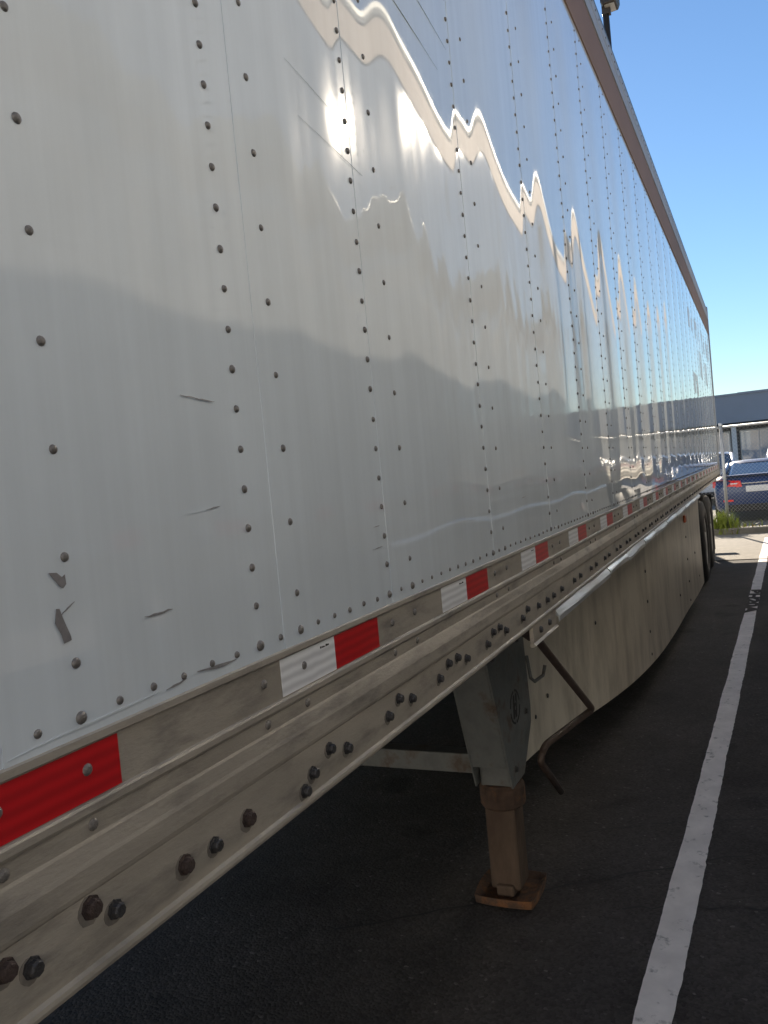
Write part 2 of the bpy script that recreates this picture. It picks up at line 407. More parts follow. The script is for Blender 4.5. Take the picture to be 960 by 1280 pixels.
# ------------------------------------------------------------------ trailers
POST_S = [-40, -32, -24, -16, -8, 0, 8, 16] + list(range(28, 270, 12))      # sparse rivet columns, in pitches
POST_D = [s-2 for s in POST_S]                                              # dense columns beside them
_t = np.linspace(0, 1, 401)
_w = smoothstep(0.0, 0.32, _t)*smoothstep(1.0, 0.93, _t)
_g = (np.exp(-_t/0.28)-0.02*_t)
_s = (_g-(_g*_w).sum()/_w.sum())*_w
BULGE = np.concatenate([[0], np.cumsum((_s[1:]+_s[:-1])/2)])
BULGE = BULGE/BULGE.max()
def make_height(seed, amp=1.0, ztop=2.115):
    rs = np.random.RandomState(seed)
    A = {}; sk = {}; ph = {}
    for s in POST_S: A[s] = rs.uniform(0.75, 1.25); sk[s] = rs.uniform(-.15, .15); ph[s] = rs.uniform(0, 6.28)
    WV = []                                                 # oil-canning: shallow random waves in the thin sheet
    for _ in range(14):
        lam = rs.uniform(0.22, 0.75); th = rs.uniform(-0.9, 0.9); k_ = 2*math.pi/lam
        WV.append((k_*math.cos(th), k_*math.sin(th), rs.uniform(0, 6.28), (0.0009 if amp < 1.5 else 0.0030)/k_*rs.uniform(.4, 1.2)))
    def h(x, z):
        x = np.asarray(x, float); z = np.asarray(z, float); out = np.zeros(np.broadcast(x, z).shape)
        x = np.broadcast_to(x, out.shape); z = np.broadcast_to(z, out.shape)
        zr = z-R0
        env = smoothstep(-0.02, 0.35, zr)*smoothstep(ztop+0.01, ztop-(0.27 if ztop < 2.2 else 0.05), zr)
        for i, s in enumerate(POST_S):
            x0 = s*U; x1 = POST_D[i+1]*U if i+1 < len(POST_S) else XR-0.12
            w = x1-x0
            if w <= 0.05: continue
            t = (x-x0)/w; m_ = (t > 0) & (t < 1); tt = np.clip(t, 0, 1)
            a = 0.0037*(w/0.508)**1.5*A[s]*amp*(1+0.22*np.sin(zr*2.3+ph[s]))
            out += np.where(m_, a*np.interp(tt, _t, BULGE), 0)
            # small pillow on the post flange between the dense and the sparse column
            xd = POST_D[i]*U; t2 = (x-xd)/(x0-xd); m2 = (t2 > 0) & (t2 < 1); t2 = np.clip(t2, 0, 1)
            out += np.where(m2, 0.00002*A[s]*amp*4*t2*(1-t2), 0)
        wav = np.zeros(out.shape)
        for kx, kz, p0, am in WV: wav += am*np.sin(kx*x+kz*z+p0)
        return out*env + (0.0006*np.sin(x*1.9+z*2.1+seed) + wav)*env
    return h
SEAM = {6: 0.364}
def build_trailer(root, flip, seed, near):
    mb = lambda: MB(flip)
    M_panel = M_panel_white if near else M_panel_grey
    BL, BT = (2.115, 2.355) if near else (2.265, 2.462)      # upper band, bottom and top
    H = make_height(seed, 1.0 if near else 1.5, BL)
    # ---- side sheets
    seams = [XF+0.10]
    for d in POST_D[1:]:
        seams.append(SEAM.get(d, d*U+0.012))
    seams.append(XR-0.10)
    z0p, z1p = R0-0.019, R0+BL+0.015
    zg = np.concatenate([np.linspace(z0p, R0+0.35, 14), np.linspace(R0+0.40, R0+1.8, 30), np.linspace(R0+1.84, z1p, 10)])
    panels = []
    for i in range(len(seams)-1):
        a, c = seams[i], seams[i+1]+0.014
        nx = max(12, int((c-a)/0.016)) if near else max(8, int((c-a)/0.03))
        xg = np.linspace(a, c, nx+1)
        X, Z = np.meshgrid(xg, zg)
        Y = -H(X, Z) - 0.0008*(1-(X-a)/(c-a))
        # sheet edges press back a little under the bottom row of rivets
        b = mb(); nz = len(zg); n1 = nx+1
        vs = [(X[k, j], Y[k, j], Z[k, j]) for k in range(nz) for j in range(n1)]
        fs = [(k*n1+j, k*n1+j+1, (k+1)*n1+j+1, (k+1)*n1+j) for k in range(nz-1) for j in range(nx)]
        o0 = len(vs)                                   # turned-back left and bottom edges give the sheet its thickness
        for k in range(nz): vs.append((X[k, 0], Y[k, 0]+0.0016, Z[k, 0]))
        for j in range(n1): vs.append((X[0, j], Y[0, j]+0.003, Z[0, j]))
        fs += [(k*n1, (k+1)*n1, o0+k+1, o0+k) for k in range(nz-1)]
        o1 = o0+nz
        fs += [(j, o1+j, o1+j+1, j+1) for j in range(nx)]
        b.add(vs, fs)
        po = b.build('side_panel', M_panel, root)
        flags = [True]*((nz-1)*nx) + [False]*(nz-1+nx)
        po.data.polygons.foreach_set('use_smooth', flags)
        # hard break between face and turned edges
        po.data.set_sharp_from_angle(angle=R(40))
        panels.append((a, c, po))
    # ---- rivets
    pos = []
    for s in POST_D:
        for r in range(1, 42): pos.append((s*U, R0+r*U, 0.0050))
    for s in POST_S:
        for r in range(1, 42, 2): pos.append((s*U, R0+r*U, 0.0050))
    for k in range(int(XF/U)+3, int(XR/U)-2):
        big = (k in POST_S) or (k in POST_D)
        pos.append((k*U, R0, 0.0066 if big else 0.0044))
    def px(x, z):
        d = Vector((x, 0, z))-CAM; dz = d.dot(fw)
        if dz < 0.1: return None
        return (480+1013.38*d.dot(rt2)/dz, 640-1013.38*d.dot(up2)/dz, dz)
    single = []; rest = []
    for q in pos:
        pp = px(q[0], q[1]) if near else None
        if pp and -8 < pp[0] < 968 and -8 < pp[1] < 1288: single.append((q[2]/pp[2], q))
        else: rest.append(q)
    single.sort(key=lambda t: -t[0]); rest += [q for _, q in single[300:]]; single = [q for _, q in single[:300]]
    rm = {}
    for q in single:
        if q[2] not in rm:
            tb = MB(); tb.dome((0, 0, 0), q[2], q[2]*0.62, (0, -1, 0), 12)
            me = bpy.data.meshes.new('rivet'); me.from_pydata(tb.v, [], tb.f); me.materials.append(M_rivet)
            me.polygons.foreach_set('use_smooth', [True]*len(me.polygons)); rm[q[2]] = me
        o = bpy.data.objects.new('rivet', rm[q[2]]); col.objects.link(o)
        pa = next((p for a, c, p in reversed(panels) if a-0.001 <= q[0]), panels[0][2])
        o.parent = pa
        o.location = (q[0]+random.uniform(-.0008, .0008), -float(H(q[0], q[1]))-0.0004, q[1]+random.uniform(-.0012, .0012))
        o.rotation_euler = (random.uniform(-.12, .12), random.uniform(0, 6), random.uniform(-.12, .12))
        sc_ = random.uniform(.92, 1.1); o.scale = (sc_, sc_, sc_)
    b = mb()
    for q in rest: b.dome((q[0], -float(H(q[0], q[1]))-0.0004, q[1]), q[2], q[2]*0.62, (0, -1, 0), 6)
    b.build('rivet_rows', M_rivet, root, smooth=True, kind='stuff')
    # ---- bottom rail extrusion
    prof = [(0.012, -0.012), (-0.0035, -0.0195), (-0.0040, -0.0265), (0.0, -0.0285), (0.0, -0.0805), (-0.0030, -0.0815), (-0.0045, -0.084),
            (-0.0045, -0.0905), (-0.003, -0.0935), (-0.0005, -0.095), (-0.0005, -0.114), (-0.0018, -0.1175), (-0.0062, -0.132), (-0.0074, -0.137), (-0.0076, -0.156),
            (-0.0066, -0.1605), (-0.003, -0.1635), (-0.003, -0.228), (-0.008, -0.230), (-0.009, -0.234), (-0.008, -0.238), (0.07, -0.238), (0.07, -0.228), (0.012, -0.222)]
    prof = [(y, R0+z) for y, z in prof]
    jr = np.random.RandomState(seed+5)
    dents = [(jr.uniform(0, 6), jr.uniform(.08, .3), jr.uniform(.0008, .003)) for _ in range(14)]
    def jit(x, k):
        dy = 0
        if 12 <= k <= 15:
            for c0, w0, a0 in dents: dy += a0*math.exp(-((x-c0)/w0)**2)
        return dy*0.9, -dy*0.25 if 12 <= k <= 15 else 0
    b = mb(); b.prism(prof, XF+0.05, XR-0.05, 260 if near else 40, True, jit)
    rail = b.build('bottom_rail', M_rail, root)
    # reflective tape, in pairs of white and red
    k = -4
    while True:
        x0 = 0.347+0.6096*k
        if x0+0.31 > XR-0.2: break
        if x0 > XF+0.1:
            for nm, a, c, mm in (('white_reflective_tape', x0, x0+0.1515, M_tape_w), ('red_reflective_tape', x0+0.1525, x0+0.305, M_tape_r)):
                b = mb(); b.box(a, c, -0.0012, 0.002, R0-0.0795, R0-0.0295); b.build(nm, mm, rail)
            if near and 0 < x0 < 1.7:
                for q in range(5):
                    b = mb(); b.box(x0+0.108+q*0.0055, x0+0.1115+q*0.0055+0.001*(q % 2), -0.0017, -0.001, R0-0.0385, R0-0.0355-0.0008*(q % 3)); b.build('tape_print', M_black, rail)
        k += 1
    # rail rivets at every post, and bolts along the lower flange
    def bolt(x, z, r, y, mm=M_bolt, nm='bolt', hex_=True):
        b = mb()
        if hex_:
            b.disc_y((x, y, z), [(r*1.25, 0.001), (r*1.25, -0.0022), (r*0.95, -0.0026), (r*0.95, -0.0075), (r*0.75, -0.0095)], 6 if not near else 8)
        else:
            b.dome((x, y, z), r, r*0.55, (0, -1, 0), 10)
        if hex_ and near:
            g_ = mb(); n_ = 14; rr = [r*random.uniform(1.45, 1.62) for _ in range(n_)]
            g_.poly([(x-0.002+rr[k_]*math.cos(2*math.pi*k_/n_), y-0.0004, z-0.002+rr[k_]*math.sin(2*math.pi*k_/n_)) for k_ in range(n_)], (0, 1, 0), 0.0003); g_.build('bolt_grime', M_grime, rail)
        return b.build(nm, mm, rail)
    lim = 4.2
    far = mb()
    for s, d in zip(POST_S, POST_D):
        for q in (s, d):
            x = q*U
            for z, y in ((-0.051, -0.0005), (-0.104, -0.0005)):
                if near and -0.15 < x < lim: bolt(x, R0+z, 0.0062, y, M_rivet, 'rail_rivet', False)
                else: far.dome((x, y, R0+z), 0.006, 0.0034, (0, -1, 0), 6)
    low = [(-0.112, -0.179, 1), (-0.086, -0.192, 0), (-0.016, -0.176, 2), (0.013, -0.193, 0), (0.118, -0.199, 2), (0.171, -0.201, 0), (0.238, -0.198, 2), (0.372, -0.217, 0),
           (0.397, -0.201, 0), (0.449, -0.184, 0), (0.501, -0.201, 0), (0.654, -0.199, 0), (0.701, -0.182, 0), (0.755, -0.197, 0),
           (0.896, -0.198, 0), (0.95, -0.181, 0), (1.003, -0.182, 0), (1.059, -0.197, 0), (1.206, -0.199, 0), (1.254, -0.181, 0), (1.307, -0.18, 0),
           (1.356, -0.198, 0), (1.513, -0.198, 0), (1.567, -0.183, 0), (1.686, -0.195, 0), (1.791, -0.197, 0), (1.874, -0.197, 0), (1.986, -0.195, 0)]
    x = 2.18
    while x < XR-0.3:
        low += [(x, -0.197, 0), (x+0.105, -0.196, 0)]; x += 0.3048
    x = -0.35
    while x > XF+0.2:
        low += [(x, -0.197, 0), (x-0.05, -0.182, 0)]; x -= 0.3048
    for x, z, kd in low:
        if near and -0.2 < x < lim: bolt(x, R0+z, (0.0078, 0.0085, 0.0092)[kd], -0.003, (M_bolt, M_rustbolt, M_rustbolt if kd == 2 else M_bolt)[kd])
        else: far.disc_y((x, -0.003, R0+z), [(0.010, 0.001), (0.010, -0.002), (0.0075, -0.0075)], 6)
    far.build('rail_bolts', M_bolt, root, kind='stuff')
    # ---- upper band and top rail
    b = mb(); b.prism([(0.02, R0+BL), (-0.007, R0+BL), (-0.007, R0+BT), (0.02, R0+BT)], XF+0.1, XR-0.1); b.build('upper_band', M_band, root)
    b = mb(); b.prism([(0.03, R0+BT+0.001), (-0.012, R0+BT+0.002), (-0.012, R0+BT+(2.5-BT)*.48), (-0.004, R0+BT+(2.5-BT)*.52), (-0.004, R0+BT+(2.5-BT)*.58), (-0.010, R0+BT+(2.5-BT)*.62), (-0.010, R0+2.50), (0.03, R0+2.503)], XF+0.1, XR-0.1)
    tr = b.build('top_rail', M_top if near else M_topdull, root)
    b = mb()
    for k2 in range(int((XR-XF-0.4)/0.1016)):
        b.dome((XF+0.2+k2*0.1016, -0.010, R0+2.474), 0.006, 0.004, (0, -1, 0), 5)
    b.build('top_rivet_row', M_rivet, root, kind='stuff')
    b = mb(); b.prism([(0.03, R0+2.5035), (-0.006, R0+2.5035), (-0.006, R0+2.535), (0.012, R0+2.558), (0.05, R0+2.56), (0.05, R0+2.5035)], XF+0.1, XR-0.1); b.build('roof_edge', M_edge, root)
    # ---- rest of the body: roof, floor, far wall, nose, rear frame and doors
    b = mb(); b.box(XF+0.1, XR-0.05, 0.051, W-0.01, R0+2.50, R0+2.55); b.build('roof', M_roof, root)
    b = mb(); b.box(XF+0.1, XR-0.12, 0.071, W-0.02, R0-0.10, R0-0.05); b.build('floor', M_under, root)
    b = mb(); b.box(XF+0.1, XR-0.1, W-0.02, W, R0-0.238, R0+2.56); b.build('far_side_wall', M_panel, root)
    b = mb(); b.box(XF, XF+0.099, 0.03, W-0.03, R0-0.23, R0+2.52); b.build('front_wall', M_panel, root, bevel=0.03)
    for y0 in (-0.014, W-0.06):
        b = mb(); b.box(XR-0.098, XR, y0, y0+0.074, R0-0.23, R0+2.575); b.build('rear_post', M_top, root, bevel=0.004)
    for y0, y1 in ((0.062, 1.285), (1.295, W-0.062)):
        b = mb(); b.box(XR-0.06, XR-0.02, y0, y1, R0-0.20, R0+2.5); dr = b.build('rear_door', M_panel, root, bevel=0.005)
        b = mb(); yb = (y0+y1)/2+0.25
        b.tube([(XR-0.005, yb, R0-0.18), (XR-0.005, yb, R0+2.48)], 0.014, 8); b.build('lock_rod', M_galv, dr)
    b = mb(); b.box(XR-0.08, XR+0.0, 0.062, W-0.062, R0-0.32, R0-0.205); b.build('rear_sill', M_rail, root)
    b = mb(); b.box(XR-0.12, XR-0.02, 0.15, W-0.15, 0.52, 0.62); bb = b.build('rear_bumper', M_rail, root)
    for yy in (0.7, W-0.8):
        b = mb(); b.box(XR-0.13, XR-0.03, yy, yy+0.1, 0.621, R0-0.32); b.build('bumper_upright', M_rail, bb)
    b = mb()
    x = XF+0.3
    while x < XR-0.3:
        b.box(x, x+0.05, 0.072, W-0.08, R0-0.228, R0-0.101); x += 0.3048
    b.build('crossmembers', M_under, root)
    for yy in (0.55, W-0.65):
        b = mb(); b.box(8.6, 13.2, yy, yy+0.1, 0.86, R0-0.229); b.build('slider_rail', M_under, root)
    # ---- wheels
    for xw in (10.02, 11.27):
        b = mb(); b.tube([(xw, 0.3, 0.51), (xw, W-0.3, 0.51)], 0.065, 12); b.build('axle', M_under, root)
        for ya, sgn in ((0.03, 1), (W-0.03, -1)):
            b = mb(); wy = ya
            b.disc_y((xw, wy, 0.51), [(0.30, sgn*0.04), (0.33, sgn*0.006), (0.40, 0), (0.475, sgn*0.02), (0.505, sgn*0.055), (0.508, sgn*0.13), (0.505, sgn*0.20),
                     (0.475, sgn*0.24), (0.40, sgn*0.26), (0.40, sgn*0.31), (0.475, sgn*0.33), (0.505, sgn*0.36), (0.508, sgn*0.44), (0.50, sgn*0.52), (0.40, sgn*0.55)], 40)
            ty = b.build('wheel', M_rubber, root, smooth=True)
            b = mb(); b.disc_y((xw, wy, 0.51), [(0.305, sgn*0.038), (0.295, sgn*0.02), (0.27, sgn*0.03), (0.25, sgn*0.10), (0.12, sgn*0.11), (0.11, sgn*0.015), (0.02, sgn*0.01)], 32)
            b.build('rim', M_wheel, ty, smooth=True)
    for yy in (0.05, W-0.66):
        b = mb(); b.box(12.05, 12.07, yy, yy+0.6, 0.18, 0.98); b.build('mud_flap', M_rubber, root)
    # ---- side skirt, swept inwards towards the landing gear
    plan = [(2.62, 0.48), (3.09, 0.455), (3.45, 0.39), (3.77, 0.30), (4.16, 0.222), (4.58, 0.162), (5.23, 0.107), (6.2, 0.062), (7.2, 0.042), (8.0, 0.03), (8.75, 0.02)]
    zb = [0.27, 0.262, 0.256, 0.25, 0.245, 0.24, 0.235, 0.225, 0.215, 0.205, 0.20]
    pxs = np.array([p[0] for p in plan]); pys = np.array([p[1] for p in plan])
    def sk_y(x): return float(np.interp(x, pxs, pys))
    def skirt(x0, x1, nm='skirt_panel', yf=lambda y: y):
        n = max(4, int((x1-x0)/0.12)); xx = np.linspace(x0, x1, n+1); b = mb(); vs = []; rows = 7
        for x in xx:
            # light smoothing of the plan curve
            y = np.mean([sk_y(x+dx) for dx in (-.25, -.12, 0, .12, .25)]) if x < 8.4 else sk_y(x)
            z0 = float(np.interp(x, pxs, zb))
            for t in np.linspace(0, 1, rows):
                z = z0+(R0-0.242-z0)*t
                vs.append((x, yf(y+0.006*math.sin(x*2.1+t*3)*(1-t)), z))
        m_ = len(vs)
        vs += [(v[0], v[1]+(0.004 if yf(0) < 1 else -0.004), v[2]) for v in vs]
        fs = []
        for i in range(n):
            for k in range(rows-1):
                a = i*rows+k; fs.append((a, a+rows, a+rows+1, a+1)); fs.append((m_+a, m_+a+1, m_+a+rows+1, m_+a+rows))
            a = i*rows; fs.append((a, m_+a, m_+a+rows, a+rows))
        for k in range(rows-1):
            fs.append((k, k+1, m_+k+1, m_+k)); e = n*rows+k; fs.append((e, m_+e, m_+e+1, e+1))
        b.add(vs, fs); return b.build(nm, M_skirt, root, smooth=False)
    sk = None
    for a, c in ((2.62, 5.0), (5.003, 7.2), (7.203, 8.75)):
        sk = skirt(a, c)
        for f_ in sk.data.polygons: f_.use_smooth = True
        sk.data.set_sharp_from_angle(angle=R(50))
    sf = skirt(2.62, 8.75, 'far_skirt_panel', lambda y: W-y)
    b = mb(); b.box(7.08, 7.20, sk_y(7.14)-0.022, sk_y(7.14)-0.001, R0-0.415, R0-0.35); b.build('marker_lamp', M_amber, root, bevel=0.006)
    if near:
        for x, z in ((3.15, 0.42), (3.3, 0.48), (3.9, 0.72), (6.4, 0.45), (7.9, 0.62), (8.2, 0.35), (4.96, 1.05), (4.96, 0.85), (4.96, 0.65), (4.96, 0.45), (4.96, 0.30), (7.16, 0.85), (7.16, 0.65), (7.16, 0.45), (7.16, 0.28)):
            b = mb(); b.dome((x, sk_y(x)-0.004, z), 0.011, 0.005, (0, -1, 0), 8); b.build('skirt_bolt', M_bolt, root)
    # hanger bracket and the bright flashing strips along the lower edge
    b = mb(); b.prism([(0.004, R0-0.2395), (-0.006, R0-0.2395), (-0.006, R0-0.286), (-0.012, R0-0.292), (-0.006, R0-0.296), (0.004, R0-0.296)], 1.60, 1.878)
    br = b.build('rail_bracket', M_rail, root)
    for x in (1.679, 1.784):
        b = mb(); b.disc_y((x, -0.006, R0-0.262), [(0.010, 0.001), (0.010, -0.002), (0.0075, -0.0075)], 8); b.build('bracket_bolt', M_bolt, br)
    xa = 1.882
    for i, ln in enumerate((0.95, 0.55, 0.62, 0.5, 0.7, 0.75, 0.8, 0.9, 1.0)):
        dz = (0, .006, -.002, .005, 0, .004, -.001, .003, .0)[i]
        b = mb(); b.prism([(0.004, R0-0.2395), (-0.004, R0-0.2395), (-0.006, R0-0.246), (-0.015, R0-0.260+dz), (-0.017, R0-0.265+dz), (-0.016, R0-0.279+dz), (-0.011, R0-0.281+dz), (-0.010, R0-0.266+dz), (0.004, R0-0.254)],
                          xa, xa+ln-0.012, 6, True, lambda x, k: (0.002*math.sin(x*9+k), 0.002*math.sin(x*7)))
        b.build('flashing_strip', M_strip, root); xa += ln
    # ---- landing gear
    for yl, sgn in ((0.355, 1), (W-0.355, -1)):
        b = mb(); b.box(2.238, 2.362, yl-0.060, yl+0.062, 0.44, R0-0.24); lg = b.build('landing_leg', M_leg, root, bevel=0.008)
        yo = yl-sgn*0.068; yi = yl+sgn*0.07
        for y0 in (yo, yi):
            b = mb(); b.poly([(1.97, y0, R0-0.24), (2.50, y0, R0-0.24), (2.54, y0, 0.66), (2.53, y0, 0.60), (2.38, y0, 0.445), (2.22, y0, 0.445), (2.19, y0, 0.53)], (0, sgn, 0), 0.006)
            b.build('gusset_plate', M_leg, lg)
        b = mb(); b.poly([(1.968, yo+sgn*.007, R0-0.24), (1.968, yi-sgn*.002, R0-0.24), (2.188, yi-sgn*.002, 0.53), (2.188, yo+sgn*.007, 0.53)], (1, 0, 0.3), 0.006); b.build('gusset_web', M_leg, lg)
        b = mb()
        b.add([(2.30+0.088*q*math.cos(k*math.pi/8), yl+0.084*q*math.sin(k*math.pi/8), z) for q, z in ((0.9, 0.355), (1.0, 0.365), (1.0, 0.43), (0.9, 0.444), (0.6, 0.446)) for k in range(16)],
              [(i*16+k, i*16+(k+1) % 16, (i+1)*16+(k+1) % 16, (i+1)*16+k) for i in range(4) for k in range(16)]+[tuple(range(15, -1, -1)), tuple(range(64, 80))])
        b.build('leg_collar', M_rust, lg)
        b = mb(); b.box(2.241, 2.359, yl-0.058, yl+0.058, 0.05, 0.364); b.build('inner_tube', M_rusttube, lg, bevel=0.012)
        b = mb()
        x0, x1, y0, y1 = 2.185, 2.425, yl-0.118, yl+0.118
        n1, n2 = 9, 9; vs = []; top = []
        for i in range(n1):
            for j in range(n2):
                u = i/(n1-1)*2-1; v = j/(n2-1)*2-1; e = max(abs(u), abs(v))
                rr_ = 1-0.10*max(0, abs(u)+abs(v)-1.35)
                zt = 0.030+(0.022 if e > 0.8 else 0)-0.006*(u*u)
                vs.append((2.305+0.12*u*rr_, yl+0.118*v*rr_, zt)); top.append((2.305+0.116*u*rr_, yl+0.114*v*rr_, 0.003+(0.010 if e > 0.9 else 0)))
        N_ = n1*n2; vs += top
        fs = [(i*n2+j, (i+1)*n2+j, (i+1)*n2+j+1, i*n2+j+1) for i in range(n1-1) for j in range(n2-1)]
        fs += [tuple(N_+q for q in reversed(f_)) for f_ in fs]
        rim_ = [j for j in range(n2)]+[i*n2+n2-1 for i in range(1, n1)]+[(n1-1)*n2+j for j in range(n2-2, -1, -1)]+[i*n2 for i in range(n1-2, 0, -1)]
        fs += [(rim_[k], rim_[(k+1) % len(rim_)], N_+rim_[(k+1) % len(rim_)], N_+rim_[k]) for k in range(len(rim_))]
        b.add(vs, fs)
        b.build('sand_shoe', M_rust, lg, bevel=0.004)
        b = mb(); b.box(2.225, 2.376, yl-0.034, yl+0.034, 0.031, 0.075); b.build('shoe_pivot', M_rusttube, lg, bevel=0.01)
        if near and sgn == 1:
            # round black emblem stencilled on the gusset plate: broken ring and a two-stroke letter
            ex, ez, er = 2.33, 0.715, 0.064; yb = yo-0.0012
            for a0, a1 in ((10, 82), (98, 172), (188, 262), (278, 352)):
                b = mb(); n = 10; pts = []
                for k2 in range(n+1):
                    a = R(a0+(a1-a0)*k2/n); pts.append((ex+er*math.cos(a), yb, ez+er*math.sin(a)))
                for k2 in range(n, -1, -1):
                    a = R(a0+(a1-a0)*k2/n); pts.append((ex+er*.87*math.cos(a), yb, ez+er*.87*math.sin(a)))
                b.poly(pts, (0, 1, 0), 0.0008); b.build('emblem_ring', M_black, lg)
            for pts in ([(-.030, -.04), (-.012, -.04), (-.004, .0), (.010, .004), (.012, .014), (-.006, .012), (.0, .045), (-.018, .045)],
                        [(.030, .045), (.014, .045), (.010, .022), (.022, .012), (.012, -.012), (-.002, -.012), (.0, -.04), (.018, -.04)]):
                b = mb(); b.poly([(ex+p_[0], yb, ez+p_[1]) for p_ in pts], (0, 1, 0), 0.0008); b.build('emblem_letter', M_black, lg)
            for gx, gz in ((2.06, 1.08), (2.18, 1.08), (2.42, 1.08), (2.42, 0.95), (2.10, 0.95), (2.46, 0.66), (2.27, 0.50)):
                b = mb(); b.disc_y((gx, yo, gz), [(0.013, 0.001), (0.013, -0.002), (0.0095, -0.003), (0.0095, -0.009)], 8); b.build('gusset_bolt', M_bolt, lg)
            b = mb(); b.tube([(2.53, yo-0.004, 0.86), (2.535, yo-0.012, 0.77), (2.56, yo-0.02, 0.75), (2.62, yo-0.04, 0.76), (2.625, yo-0.05, 0.80)], 0.007, 8); b.build('crank_hook', M_leg, lg)
    b = mb(); b.box(2.26, 2.34, 0.43, W-0.43, 0.475, 0.55); b.build('leg_cross_brace', M_leg, root, bevel=0.006)
    b = mb(); b.tube([(2.3, 0.43, 1.0), (2.3, W-0.43, 1.0)], 0.02, 8); b.build('cross_shaft', M_crank, root)
    # folded crank handle
    def bend(pts, r=0.05, n=6):
        pts = [Vector(p) for p in pts]; out = [pts[0]]
        for i in range(1, len(pts)-1):
            a = pts[i]+(pts[i-1]-pts[i]).normalized()*r; c = pts[i]+(pts[i+1]-pts[i]).normalized()*r
            for k2 in range(n+1):
                t = k2/n; out.append((1-t)**2*a+2*t*(1-t)*pts[i]+t*t*c)
        out.append(pts[-1]); return out
    b = mb(); b.tube(bend([(1.80, 0.10, R0-0.262), (1.88, 0.08, R0-0.305), (2.71, 0.08, R0-0.80), (2.34, 0.19, R0-0.83), (2.29, 0.20, R0-0.87), (2.56, 0.20, R0-1.09)], 0.035), 0.0135, 12)
    ck = b.build('crank_handle', M_crank, root, smooth=True)
    b = mb(); b.tube([(1.775, 0.10, R0-0.25), (1.90, 0.08, R0-0.317)], 0.028, 12); b.build('crank_socket', M_crank, ck)
    # ---- faded lettering on the rearmost sheets
    def decal(pts):
        b = mb()
        b.poly([(x, -float(H(x, R0+z))-0.0016, R0+z) for x, z in pts], (0, 1, 0), 0.0006); return b.build('side_lettering', M_decal, root)
    if near:
        for x0, x1, z0, z1 in ((9.2, 9.85, 1.62, 1.84), (10.2, 10.95, 1.60, 1.84), (11.5, 12.15, 1.58, 1.86), (12.6, 13.2, 1.60, 1.84),
                               (10.7, 11.25, 1.16, 1.50), (9.35, 10.1, 0.88, 1.12), (11.9, 12.5, 1.14, 1.46)):
            # each block is a heavy sloping letter stroke with a counter cut out of it
            w_ = x1-x0; h_ = z1-z0
            decal([(x0, z0), (x0+.34*w_, z0), (x0+.34*w_, z1), (x0, z1)])
            decal([(x0+.36*w_, z0+.62*h_), (x1, z0+.72*h_), (x1, z1), (x0+.36*w_, z1)])
            decal([(x0+.66*w_, z0), (x1, z0), (x1, z0+.70*h_), (x0+.66*w_, z0+.64*h_)])
        # ---- scrapes and scratches on the near sheets
        def mark(pts, mm, nm):
            b = mb(); xm = sum(p[0] for p in pts)/len(pts)
            b.poly([(x, -float(H(x, R0+z))-0.0019, R0+z) for x, z in pts], (0, 1, 0), 0.0005)
            pa = next((p for a, c, p in reversed(panels) if a-0.001 <= xm), panels[0][2]); b.build(nm, mm, pa)
        mark([(-.0210, .140), (-.012, .139), (-.006, .134), (-.0025, .136), (-.002, .127), (-.006, .1235), (-.010, .126), (-.0135, .131), (-.018, .136)], M_chip, 'paint_chip')
        mark([(-.0165, .106), (-.013, .1055), (-.0095, .0945), (-.003, .078), (-.0025, .074), (-.0115, .0725), (-.014, .082), (-.0195, .093)], M_chip, 'paint_chip')
        def scratch(a, c, w, mm=None):
            n = 6; r_ = random.Random(int(a[0]*999+c[1]*777)); T = []; B = []
            for k2 in range(n+1):
                t = k2/n; x = a[0]+(c[0]-a[0])*t; z = a[1]+(c[1]-a[1])*t+r_.uniform(-.3, .3)*w; hw = w*(0.15+0.85*math.sin(math.pi*min(1, max(0.02, t))))*r_.uniform(.6, 1.1)
                T.append((x, z+hw/2)); B.append((x, z-hw/2))
            mark(T+B[::-1], M_faint if w < .00075 or (c[0]-a[0]) > .1 else M_scratch, 'scratch')
        for a, c, w in (((-.012, .099), (.006, .109), .0016), ((.098, .0765), (.143, .077), .0035), ((.192, .315), (.225, .3135), .0016), ((.220, .3125), (.258, .311), .0020),
                        ((.175, -.002), (.250, -.005), .0045), ((.12, -.008), (.155, -.004), .0028), ((-.085, -.012), (.11, -.006), .0022),
                        ((.22, .181), (.248, .184), .0016), ((.18, .179), (.22, .181), .0007), ((.515, .835), (.72, .80), .0006), ((.54, .76), (.76, .735), .0005), ((.85, 1.17), (1.22, 1.11), .0006),
                        ((.98, 1.24), (1.30, 1.19), .0005), ((.66, .083), (.70, .0845), .0012), ((.67, .12), (.695, .121), .0010), ((1.62, .115), (1.66, .118), .0015)):
            scratch(a, c, w)

near_trailer = thing('semi_trailer', 'white riveted semi trailer with red and white tape along its rail', 'trailer', (6, 1.3, 0), 'trailers parked side by side')
build_trailer(near_trailer, False, 11, True)
side_trailer = thing('semi_trailer', 'second white trailer beyond the painted line, mirrored in the riveted panels', 'trailer', (7.3, -GAP-1.3, 0), 'trailers parked side by side')
build_trailer(side_trailer, True, 23, False)

